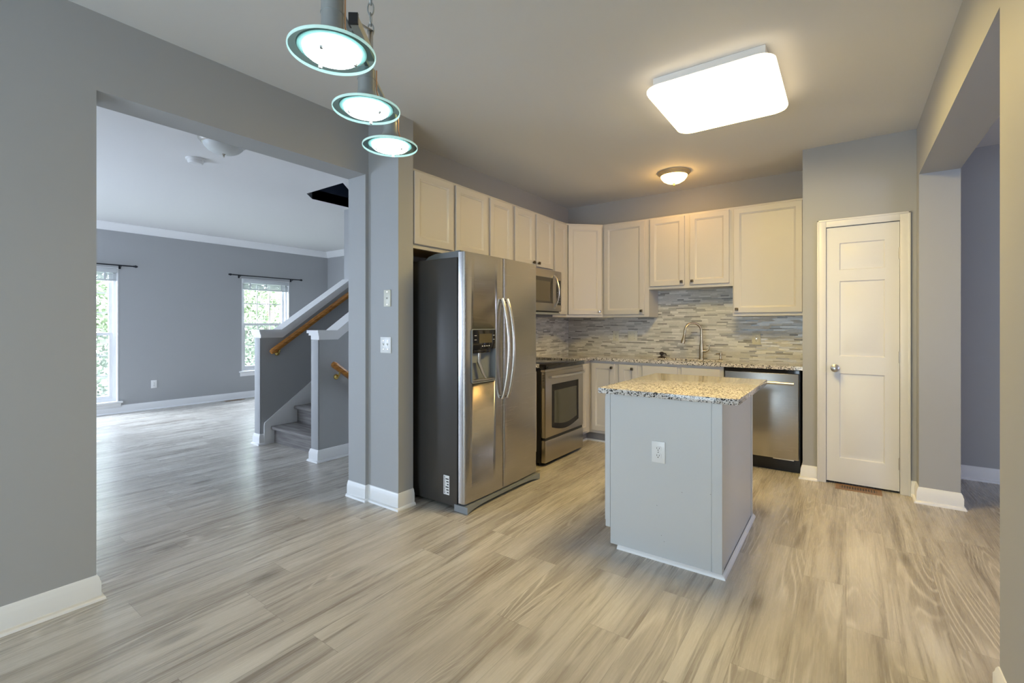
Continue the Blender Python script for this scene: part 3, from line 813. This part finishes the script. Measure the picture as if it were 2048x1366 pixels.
q = MB(); q.tube([(dx0+.10, .018, 1.10), (dx0+.10, .022, 1.04), (dx0+.13, .012, .965), (dx0+.16, .004, .915)], [.014, .016, .012, .009], 12); q.build('dispenser_lever', 'steel_handle', ds)
q = MB(); q.prism([(dx0+.008, 1.10), (dx0+.09, 1.10), (dx0+.08, 1.03), (dx0+.02, 1.03)], .02, .048, 'y'); q.build('ice_chute', 'plastic_grey', ds)
MB().box(dx0+.008, dx1-.008, -.002, .048, dz0+.008, dz0+.022, .003).build('drip_tray', 'satin_nickel', ds)
def fh(x):
    pts = []; rad = []
    for i in range(25):
        t_ = i/24; z = .745+t_*.75
        bow = math.sin(PI*t_)**.75
        pts.append((x, -.012-.062*bow, z)); rad.append(.0115)
    return pts, rad
for dd, x in ((d1, .4365-.028), (d2, .4435+.030)):
    p_, r_ = fh(x); hd = MB().tube(p_, r_, 12, flat=1.25).build('handle', 'steel_handle', dd)
    q = MB()
    for z in (.765, 1.475): q.tube([(x, .002, z), (x, -.022, z)], .010, 10)
    q.build('handle_mount', 'steel_handle', hd)
mat('hinge_grey', (.10, .11, .11), .4)
q = MB(); q.prism([(.06, 1.772), (.40, 1.772), (.37, 1.795), (.30, 1.812), (.11, 1.815), (.09, 1.818), (.06, 1.818)], .012, .085, 'x'); q.build('hinge_cover', 'hinge_grey', F)
q = MB(); q.prism([(.06, 1.772), (.40, 1.772), (.37, 1.795), (.30, 1.812), (.11, 1.815), (.06, 1.818)], Wf-.085, Wf-.012, 'x'); q.build('hinge_cover', 'plastic_grey', F)
# curved base grille
q = MB(); b = q.bm
N = 24; rows_ = []
for i in range(N+1):
    x = -.004+(Wf+.008)*i/N; u_ = abs(i/N-.5)*2
    zb = .004+.022*(1-u_**6); yb_ = -.022+.016*(1-u_**3)
    rows_.append([b.verts.new((x, yb_, zb)), b.verts.new((x, yb_, .05)), b.verts.new((x, .10, .05)), b.verts.new((x, .10, zb))])
for a, d in zip(rows_, rows_[1:]):
    for i in range(4): j = (i+1) % 4; b.faces.new((a[i], d[i], d[j], a[j]))
b.faces.new(rows_[0]); b.faces.new(rows_[-1][::-1])
q.build('base_grille', 'plastic_grey', F)
q = MB()
for x in (.06, Wf-.06):
    for y in (.14, .68): q.lathe([(0, 0), (.018, 0), (.018, .032), (0, .032)], (x, y, 0), 14)
q.build('foot', 'black_plastic', F)
st_ = MB().box(-.0012, -.0002, .150, .205, .10, .235).build('rating_label', 'paper', F)
q = MB()
for k in range(6): q.box(-.0020, -.0010, .150+.006, .150+.022+.006*(k % 3), .112+k*.019, .120+k*.019)
for k in range(14): q.box(-.0020, -.0010, .190, .200, .108+k*.009, .112+k*.009)
q.build('printing', 'slot_dark', st_)

# ------------------------------------------------------------------ oven range
R_ = thing('oven_range', 'stainless freestanding electric range with black glass top', 'oven', (-2.225, 3.628, 0), R90)
Wr = .755
MB().box(0, Wr, .05, .635, .03, .905).build('body', 'black_plastic', R_, smooth=False)
MB().box(.003, Wr-.003, .0, .05, .262, .868, .006).build('oven_door', 'stainless_range', R_)
od = R_.children[-1] if False else [c for c in C.objects if c.name.startswith('oven_door')][-1]
# window with curved lower edge
pts = [(.115, .745), (.115, .345)]
pts += [(.115+.525*i/16, .345-.045*math.sin(PI*i/16)) for i in range(1, 16)]
pts += [(.64, .345), (.64, .745)]
MB().prism(pts, -.0025, .001, 'y').build('window_surround', 'oven_black', od)
pts = [(.155, .685), (.155, .385)] + [(.155+.445*i/12, .385-.032*math.sin(PI*i/12)) for i in range(1, 12)] + [(.60, .385), (.60, .685)]
MB().prism(pts, -.0035, -.002, 'y').build('window_glass', 'oven_glass', od)
hp = [(.05+.655*i/16, -.028-.022*math.sin(PI*i/16), .818) for i in range(17)]
hd = MB().tube(hp, .0135, 12).build('handle', 'steel_handle', od)
q = MB()
for x in (.062, .693): q.tube([(x, 0, .818), (x, -.03, .818)], .012, 10)
q.build('handle_mount', 'steel_handle', hd)
q = MB()
for k in range(9): q.box(-.001, .0032, .012+.0, .034, .72+k*.014, .727+k*.014)
q.build('vent_slots', 'slot_dark', od)
MB().box(0, Wr, .006, .05, .868, .888).build('vent_strip', 'stainless_range', R_, smooth=False)
MB().box(-.004, Wr+.004, -.012, .62, .892, .932, .006).build('cooktop', 'black_gloss', R_)
MB().box(.003, Wr-.003, .002, .05, .034, .238, .006).build('drawer', 'stainless_range', R_)
MB().box(.01, Wr-.01, .01, .05, .234, .266).build('seam', 'black_plastic', R_, smooth=False)
q = MB(); q.prism([(.575, .932), (.645, .932), (.645, 1.16), (.62, 1.17), (.605, 1.165)], 0, Wr, 'x'); bgp = q.build('backguard', 'stainless_range', R_, smooth=False)
MB().box(.2, .55, .588, .60, 1.02, 1.12).build('control_display', 'black_gloss', bgp)
for k in (.08, .14, .62, .68): MB().lathe([(0, 0), (.02, 0), (.017, .03), (0, .03)], (k, .565, 1.06), 18, 'y').build('burner_knob', 'black_plastic', bgp)
for (x, y, r) in ((.2, .16, .10), (.55, .16, .08), (.2, .43, .075), (.55, .43, .10)):
    MB().lathe([(r-.002, 0), (r, 0), (r, .0004), (r-.002, .0004), (r-.002, 0)], (x, y, .9321), 40).build('burner_ring', 'plastic_grey', R_)
q = MB()
for x in (.05, Wr-.05):
    for y in (.09, .6): q.lathe([(0, 0), (.016, 0), (.016, .032), (0, .032)], (x, y, 0), 12)
q.build('foot', 'black_plastic', R_)

# ------------------------------------------------------------------ microwave
Mw = thing('microwave', 'stainless over-the-range microwave with a curved bar handle', 'microwave', (-2.475, 3.607, 1.405), R90)
MB().box(0, .735, .02, .40, .02, .4535).build('body', 'black_plastic', Mw, smooth=False)
md_ = MB().box(0, .735, -.012, .022, .035, .454, .005).build('door', 'stainless_range', Mw)
MB().box(.04, .555, -.0145, -.011, .115, .375).build('window', 'micro_glass', md_)
MB().box(.075, .50, -.0155, -.0140, .135, .335).build('window_screen', 'display_glass', md_)
MB().box(.635, .715, -.0145, -.011, .10, .36).build('control_panel', 'black_gloss', md_)
q = MB()
for r_ in range(5):
    for c_ in range(3): q.box(.645+c_*.022, .655+c_*.022, -.0155, -.0143, .125+r_*.026, .133+r_*.026)
q.build('keypad', 'plastic_grey', md_)
hp = [(.585, -.014-.055*math.sin(PI*i/16)**.8, .07+.335*i/16) for i in range(17)]
MB().tube(hp, .011, 12).build('handle', 'steel_handle', md_)
MB().box(.01, .725, .0, .38, .0, .021).build('vent_underside', 'plastic_grey', Mw, smooth=False)

# ------------------------------------------------------------------ dishwasher
D = thing('dishwasher', 'stainless dishwasher with a bar handle beside the pantry wall', 'dishwasher', (-.93, 4.705, 0))
MB().box(.004, .606, .03, .54, .06, .895).build('body', 'black_plastic', D, smooth=False)
dd = MB().box(.008, .600, -.008, .030, .125, .872, .006).build('door', 'stainless', D)
MB().box(.008, .600, .002, .03, .875, .900).build('control_strip', 'black_gloss', D)
q = MB(); q.tube([(.04, -.045, .79), (.565, -.045, .79)], .012, 12)
for x in (.055, .55): q.tube([(x, -.008, .79), (x, -.045, .79)], .009, 10)
q.build('handle', 'steel_handle', dd)
MB().box(.008, .60, .08, .11, .0, .125).build('toe_panel', 'black_plastic', D, smooth=False)
MB().box(.40, .56, .02, .035, .112, .126).build('bottom_bracket', 'steel_handle', D)

# ------------------------------------------------------------------ island
I = thing('kitchen_island', 'small blue-grey kitchen island with a speckled granite top', 'kitchen island', (-1.157, 2.57, 0))
iw, idp = .637, .955
q = MB(); q.prism([(.075, 0), (iw, 0), (iw, .895), (0, .895), (0, .11), (.075, .11)], 0, idp, 'y'); q.build('carcass', 'island_paint', I, smooth=False)
# thin corner boards on the front and the side
for (a, c, d, e, z) in ((0, .028, -.004, 0, .112), (iw-.045, iw+.004, -.004, 0, .018), (iw, iw+.004, 0, .045, .018), (iw, iw+.004, idp-.05, idp, .018)):
    MB().box(a, c, d, e, z, .895).build('corner_board', 'island_paint', I)
q = MB(); q.box(.03, iw-.048, -.0022, 0, .018, .895); q.build('front_panel', 'island_paint', I)
for k in range(2):
    y0_ = .03+k*.455
    q = MB(); q.relief(0, 0, .435, .735, 0, DP)
    me = q.build('door', 'island_paint', I); me.rotation_euler = (0, 0, -PI/2); me.location = (-.0005, y0_+.435, .135)
MB().sweep([(.075, 0), (iw+.004, 0), (iw+.004, idp)], [(0, 0), (.018, 0), (.016, .008), (.006, .018), (0, .020)]).build('shoe_moulding', 'trim_white', I)
q = MB(); q.box(-.038, iw+.085, -.026, 1.005, .896, .928, .003); q.build('granite_top', 'granite', I)
q = MB()
for (x, z) in ((.305, .30), (.44, .40), (.585, .42), (.33, .14), (.345, .11)): q.lathe([(0, 0), (.0025, 0), (0, .001)], (x, -.0031, z), 8, 'y')
q.build('nail_dent', 'toe_grey', I)

# ------------------------------------------------------------------ pantry door (door_1)
DD = bpy.data.objects.new('door_1', None); C.objects.link(DD); DD.location = (-.135, 4.645, 0); tag(DD, kind='structure', label='narrow white three-panel pantry door with a nickel knob')
dw, dz0, dz1 = .470, .018, 2.095
q = MB(); b = q.bm
lx = [.002, .09, dw-.09, dw-.002]
pans = [(.215, .905), (1.045, 1.655), (1.745, 1.965)]
zs = [dz0]; 
for a, c in pans: zs += [a, c]
zs.append(dz1+.001)
yf = .004
for i in range(len(zs)-1):
    for j in range(3):
        x0, x1, z0, z1 = lx[j], lx[j+1], zs[i], zs[i+1]
        if j == 1 and i % 2 == 1:
            rings = []
            for ins, o in ((0, 0), (.007, -.010), (.020, -.010), (.046, -.001)):
                rings.append([b.verts.new(p) for p in ((x0+ins, yf-o, z0+ins), (x1-ins, yf-o, z0+ins), (x1-ins, yf-o, z1-ins), (x0+ins, yf-o, z1-ins))])
            for a, d in zip(rings, rings[1:]):
                for k in range(4): l_ = (k+1) % 4; b.faces.new((a[k], a[l_], d[l_], d[k]))
            b.faces.new(rings[-1])
        else:
            b.faces.new([b.verts.new(p) for p in ((x0, yf, z0), (x1, yf, z0), (x1, yf, z1), (x0, yf, z1))])
x0, x1, z0, z1 = lx[0], lx[3], zs[0], zs[-1]
for quad in (((x0, yf, z0), (x0, yf, z1), (x0, yf+.035, z1), (x0, yf+.035, z0)), ((x1, yf, z0), (x1, yf+.035, z0), (x1, yf+.035, z1), (x1, yf, z1)),
             ((x0, yf, z1), (x1, yf, z1), (x1, yf+.035, z1), (x0, yf+.035, z1)), ((x0, yf, z0), (x0, yf+.035, z0), (x1, yf+.035, z0), (x1, yf, z0)),
             ((x0, yf+.035, z0), (x0, yf+.035, z1), (x1, yf+.035, z1), (x1, yf+.035, z0))):
    b.faces.new([b.verts.new(p) for p in quad])
bmesh.ops.remove_doubles(b, verts=b.verts[:], dist=.0001)
q.build('door_leaf', 'door_white', DD)
q = MB()   # casing
cw_ = .062
for (a, c, d, e) in ((-cw_, 0, 0, 2.10+cw_), (dw, dw+cw_, 0, 2.10+cw_), (0, dw, 2.10, 2.10+cw_)):
    q.box(a, c, -.016, 0, d, e, .004)
for (a, c, d, e) in ((-cw_, -cw_+.014, 0, 2.10+cw_), (dw+cw_-.014, dw+cw_, 0, 2.10+cw_), (-cw_, dw+cw_, 2.10+cw_-.014, 2.10+cw_)):
    q.box(a, c, -.021, 0, d, e, .003)
q.build('door_casing', 'door_white', DD)
q = MB(); q.lathe([(0, 0), (.032, 0), (.031, -.006), (.020, -.011), (.010, -.014), (.010, -.030), (.022, -.038), (.029, -.050), (.027, -.062), (.014, -.068), (0, -.069)], (.06, yf, .945), 28, 'y')
q.build('door_knob', 'satin_nickel', DD)
for z in (.23, 1.05, 1.85):
    q = MB(); q.tube([(dw-.001, -.004, z-.045), (dw-.001, -.004, z+.045)], .0065, 10); q.box(dw-.014, dw-.001, .006, .0115, z-.043, z+.043)
    q.build('hinge', 'satin_nickel', DD)
MB().box(-.006, .0035, .004, .018, .90, .99).build('strike_plate', 'satin_nickel', DD)

# floor register
t = thing('floor_vent', 'brown slotted floor vent in front of the pantry door', 'floor vent', (-.072, 4.512, 0))
q = MB(); Lx, Ly = .296, .137
q.box(0, Lx, 0, .03, 0, .005); q.box(0, Lx, Ly-.03, Ly, 0, .005); q.box(0, .03, .03, Ly-.03, 0, .005); q.box(Lx-.03, Lx, .03, Ly-.03, 0, .005); q.build('frame', 'register_brown', t)
MB().box(.02, Lx-.02, .02, Ly-.02, 0, .001).build('backing', 'slot_dark', t)
for k in range(14): MB().box(.033+k*.0170, .041+k*.0170, .03, Ly-.03, .001, .0045).build('louver', 'register_brown', t)
t = thing('floor_vent', 'dark floor vent below the far living room wall', 'floor vent', (XL+.06, 3.60, 0))
MB().box(0, .10, 0, .30, 0, .004, .002).build('frame', 'register_brown', t)
for k in range(8): MB().box(.015, .085, .02+k*.033, .036+k*.033, .004, .0048).build('slot', 'slot_dark', t)

# ------------------------------------------------------------------ ceiling fixtures
t = thing('ceiling_light_panel', 'large rounded rectangular glowing ceiling light over the kitchen island', 'ceiling light', (-.645, 3.12, H))
MB().box(-.30, .30, -.345, .345, -.061, 0, .004).build('base_tray', 'trim_white', t)
q = MB(); b = q.bm
def ring(ins, z): return [b.verts.new((p[0], p[1], z)) for p in rrect(-.345+ins, .345-ins, -.395+ins, .395-ins, .085-ins*.5, 8)]
rs = [ring(.010, -.066), ring(.003, -.066), ring(0, -.069), ring(0, -.078), ring(.005, -.088), ring(.02, -.096), ring(.06, -.100)]
n = len(rs[0])
for a, d in zip(rs[:5], rs[1:5]):
    for i in range(n): j = (i+1) % n; b.faces.new((a[i], a[j], d[j], d[i]))
b.faces.new(rs[0][::-1])
for r_ in rs[5:]: bmesh.ops.delete(b, geom=r_, context='VERTS')
q.build('diffuser_edge', 'panel_edge', t)
q = MB(); b = q.bm
rs = [ring(.005, -.088), ring(.02, -.096), ring(.06, -.100)]
for a, d in zip(rs, rs[1:]):
    for i in range(n): j = (i+1) % n; b.faces.new((a[i], a[j], d[j], d[i]))
b.faces.new(rs[-1])
q.build('diffuser', 'panel_light', t)
MB().prism(rrect(-.335, .335, -.385, .385, .08, 8), -.0655, -.0605).build('back_plate', 'trim_white', t)

def dome(label, x, y, lit, r=.165):
    t = thing('dome_ceiling_light', label, 'ceiling light', (x, y, H), 0, 'dome ceiling lights')
    k = r/.165
    MB().lathe([(0, 0), (.165*k, 0), (.165*k, -.010), (.155*k, -.018), (.150*k, -.030), (.138*k, -.038), (.130*k, -.036), (0, -.034)], (0, 0, 0), 48).build('rim', 'satin_nickel' if not lit else 'light_brass', t)
    MB().lathe([(.136*k, -.034), (.130*k, -.052), (.108*k, -.078), (.072*k, -.098), (.030*k, -.107), (0, -.109)], (0, 0, 0), 48).build('glass_bowl', 'dome_lit' if lit else 'frosted_glass', t)
    MB().lathe([(0, -.105), (.012, -.108), (.012, -.114), (.006, -.118), (.009, -.126), (.006, -.133), (0, -.136)], (0, 0, 0), 16).build('finial', 'satin_nickel' if not lit else 'brass', t)
dome('warm glowing dome ceiling light with brass rim in front of the sink wall', -1.36, 4.60, True, .150)
dome('unlit white dome ceiling light in the living room seen through the opening', -4.07, 1.70, False, .175)
t = thing('smoke_detector', 'white round smoke detector on the living room ceiling', 'smoke detector', (-4.72, 1.74, H))
MB().lathe([(0, 0), (.075, 0), (.075, -.012), (.07, -.016), (0, -.016)], (0, 0, 0), 32).build('base_plate', 'plastic_white', t)
MB().lathe([(.062, -.014), (.060, -.035), (.05, -.044), (0, -.046)], (0, 0, 0), 32).build('cover', 'plastic_white', t)

# ------------------------------------------------------------------ pendant fixture
PP = [(-1.000, .658, 1.948), (-1.196, .904, 1.955), (-1.380, 1.148, 1.959)]
dirv = Vector((PP[2][0]-PP[0][0], PP[2][1]-PP[0][1], 0)).normalized(); sid = Vector((dirv.y, -dirv.x, 0))
Pn = thing('pendant_light', 'three-shade hanging light with round glass discs on a chained metal bar', 'pendant light', (PP[1][0], PP[1][1], 2.10))
def loc_(p): return Vector(p) - Vector(Pn.location)
zb = 2.090
def onbar(s_, off=.028, z=zb):
    p = Vector((PP[0][0], PP[0][1], 0)) + dirv*s_ + sid*off; return loc_((p.x, p.y, z))
ang = math.atan2(dirv.y, dirv.x)
q = MB(); a = onbar(.09); c_ = onbar(.70)
def obox(q, s0, s1, o0, o1, z0, z1):
    vs = []
    b = q.bm
    for z in (z0, z1):
        for s_, o in ((s0, o0), (s1, o0), (s1, o1), (s0, o1)):
            p = Vector((PP[0][0], PP[0][1], 0)) + dirv*s_ + sid*o; vs.append(b.verts.new(loc_((p.x, p.y, z))))
    for f_ in ((0,3,2,1),(4,5,6,7),(0,1,5,4),(1,2,6,5),(2,3,7,6),(3,0,4,7)): b.faces.new([vs[i] for i in f_])
obox(q, .09, .26, .014, .034, zb-.012, zb+.012); q.build('bar', 'pewter', Pn, smooth=False)
q = MB(); obox(q, .082, .090, .012, .036, zb-.014, zb+.014); q.build('bar_end_cap', 'black_plastic', Pn, smooth=False)
q = MB(); obox(q, -.03, .66, -.005, .005, zb-.004, zb+.006); obox(q, .12, .13, .005, .014, zb-.004, zb+.006); q.build('bar_extension', 'pewter', Pn, smooth=False)
# straps up to the chain
hookp = Vector((PP[0][0], PP[0][1], 0)) + dirv*.30 + sid*.012
hz = 2.195
q = MB()
for s0 in (.115, .25):
    a = onbar(s0, .024, zb+.01); c_ = loc_((hookp.x, hookp.y, hz))
    pts = [a + (c_-a)*k/6 for k in range(7)]
    q.tube(pts, .0075, 6, flat=.3)
q.build('strap', 'satin_nickel', Pn)
q = MB(); zc_ = hz; k = 0
while zc_ < H-.03:
    cpt = loc_((hookp.x, hookp.y, zc_)); pts = []
    for i in range(17):
        a_ = 2*PI*i/16; w_ = .009*math.cos(a_); h_ = .020*math.sin(a_)
        v = (dirv if k % 2 else sid)*w_; pts.append(cpt+v+Vector((0, 0, h_)))
    q.tube(pts, .0022, 6, cap=False); zc_ += .032; k += 1
q.build('chain', 'pewter', Pn)
cp = loc_((hookp.x, hookp.y, H))
MB().lathe([(0, -.03), (.02, -.03), (.05, -.02), (.06, 0), (0, 0)], tuple(cp), 28).build('canopy', 'pewter', Pn)
for i, p in enumerate(PP):
    c0 = loc_(p); c = tuple(c0)
    ht = zb - p[2] + (.01 if i == 0 else -.01)
    sh = MB().lathe([(.070, .0100), (.079, .0100), (.081, .011), (.074, .016), (.058, .021), (.042, .030), (.031, .044), (.026, .060), (.026, .0935), (.0275, .095), (.026, .0965), (.026, ht), (0, ht)], c, 40).build('lamp_shade', 'pewter', Pn)
    gd = MB().lathe([(.066, 0), (.0985, 0), (.0985, .008), (.066, .008), (.066, 0)], c, 64).build('glass_disc', 'pendant_glass', sh)
    MB().lathe([(.055, .0086), (.0785, .0086), (.0785, .0096), (.055, .0096), (.055, .0086)], c, 48).build('reflector', 'reflector', sh)
    MB().lathe([(.0985, 0), (.100, .001), (.1005, .004), (.100, .007), (.0985, .008), (.0972, .004), (.0985, 0)], c, 64).build('glass_rim', 'glass_rim', sh)
    MB().lathe([(0, -.007), (.050, -.0065), (.060, -.004), (.0645, .000), (.0645, .0075), (0, .0075)], c, 40).build('lens', 'pendant_lens', sh)
    for k in range(3):
        q = MB()
        a_ = ang + (.9 if i == 0 else 2.1) + 2*PI*k/3
        px, py = c0.x+.052*math.cos(a_), c0.y+.052*math.sin(a_)
        q.lathe([(0, -.018), (.004, -.017), (.005, -.012), (.003, -.008), (.003, .002), (0, .002)], (px, py, c0.z), 10)
        q.build('stud', 'pewter', sh)
    e0 = c0 + sid*.030 + Vector((0, 0, .035))
    pts = [e0 + sid*.020 + Vector((0, 0, -.015)), e0+sid*.006+Vector((0, 0, .005)), e0 + Vector((0, 0, .03)), e0 + Vector((0, 0, ht-.035 if i else ht+.12))]
    MB().tube(pts, .0020, 8).build('cord', 'copper', sh)

# ------------------------------------------------------------------ outside
w = MB(); w.box(-3.2, .7, YF-.95, YF-.85, -.2, 3.0); w.box(-9.0, -3.2, YLF-.95, YLF-.85, -.2, 3.0); w.box(-9.0, -3.2, YLF-.95, YLF-.15, 2.8, 2.9); w.box(-3.2, .7, YF-.95, YF-.15, 2.8, 2.9)  # unseen boxes added outside the rear and hall openings to block sky light
w.box(-9.0, -8.9, YLF-.95, YLF-.15, -.2, 2.9); w.box(.7, .8, YF-.95, YF-.15, -.2, 2.9); w.box(-3.3, -3.2, YF-.95, YLF-.15, -.2, 2.9); w.box(-9.0, .7, YF-.95, YF-.15, -.3, -.2)
w.box(4.9, 5.0, -.5, 3.5, -.2, 3.0); w.box(4.13, 4.9, -.5, 3.5, 2.9, 3.0); w.box(4.13, 5.0, -.6, -.5, -.2, 3.0); w.box(4.13, 5.0, 3.5, 3.6, -.2, 3.0); w.box(4.13, 5.0, -.5, 3.5, -.3, -.2)
w.build('wall_sky_blocker', 'sky_blocker', smooth=False, **ST)
MB().box(-40, XL-.25, -14, 22, -.7, -.5).build('lawn', 'grass', kind='structure')
def tree(x, y, h, r, n, label):
    t = thing('tree', label, 'tree', (x, y, -.5), 0, 'trees beyond the far windows')
    MB().tube([(0, 0, 0), (.05, 0, h*.3), (0, .05, h*.7)], [.16, .12, .05], 10).build('trunk', 'bark', t)
    q = MB(); b = q.bm; rg = random.Random(int(x*100+y*10))
    for i in range(n):
        while True:
            p = Vector((rg.uniform(-1, 1), rg.uniform(-1, 1), rg.uniform(-1, 1)))
            if .35 < p.length < 1: break
        wv = 1+.25*math.sin(p.x*9+p.z*7)
        c = Vector((p.x*r*wv, p.y*r*wv, h*.5+p.z*h*.5))
        s_ = rg.uniform(.022, .050)
        d1_ = Vector((rg.uniform(-1, 1), rg.uniform(-1, 1), rg.uniform(-1, 1))).normalized(); d2_ = d1_.orthogonal().normalized()
        b.faces.new([b.verts.new(c+d1_*s_*1.5), b.verts.new(c+d2_*s_), b.verts.new(c-d1_*s_*1.5), b.verts.new(c-d2_*s_)])
    q.build('foliage', 'leaf', t, smooth=False)
for (x, y, h_, r_) in ((-13.5, 2.9, 5.6, 1.6), (-13.8, 7.0, 5.4, 1.6), (-18.0, 0.9, 6.6, 1.65), (-18.0, 5.1, 6.8, 1.65), (-18.0, 9.3, 6.4, 1.65)):
    tree(x, y, h_, r_, 8000, 'leafy green tree outside beyond the far living room windows')
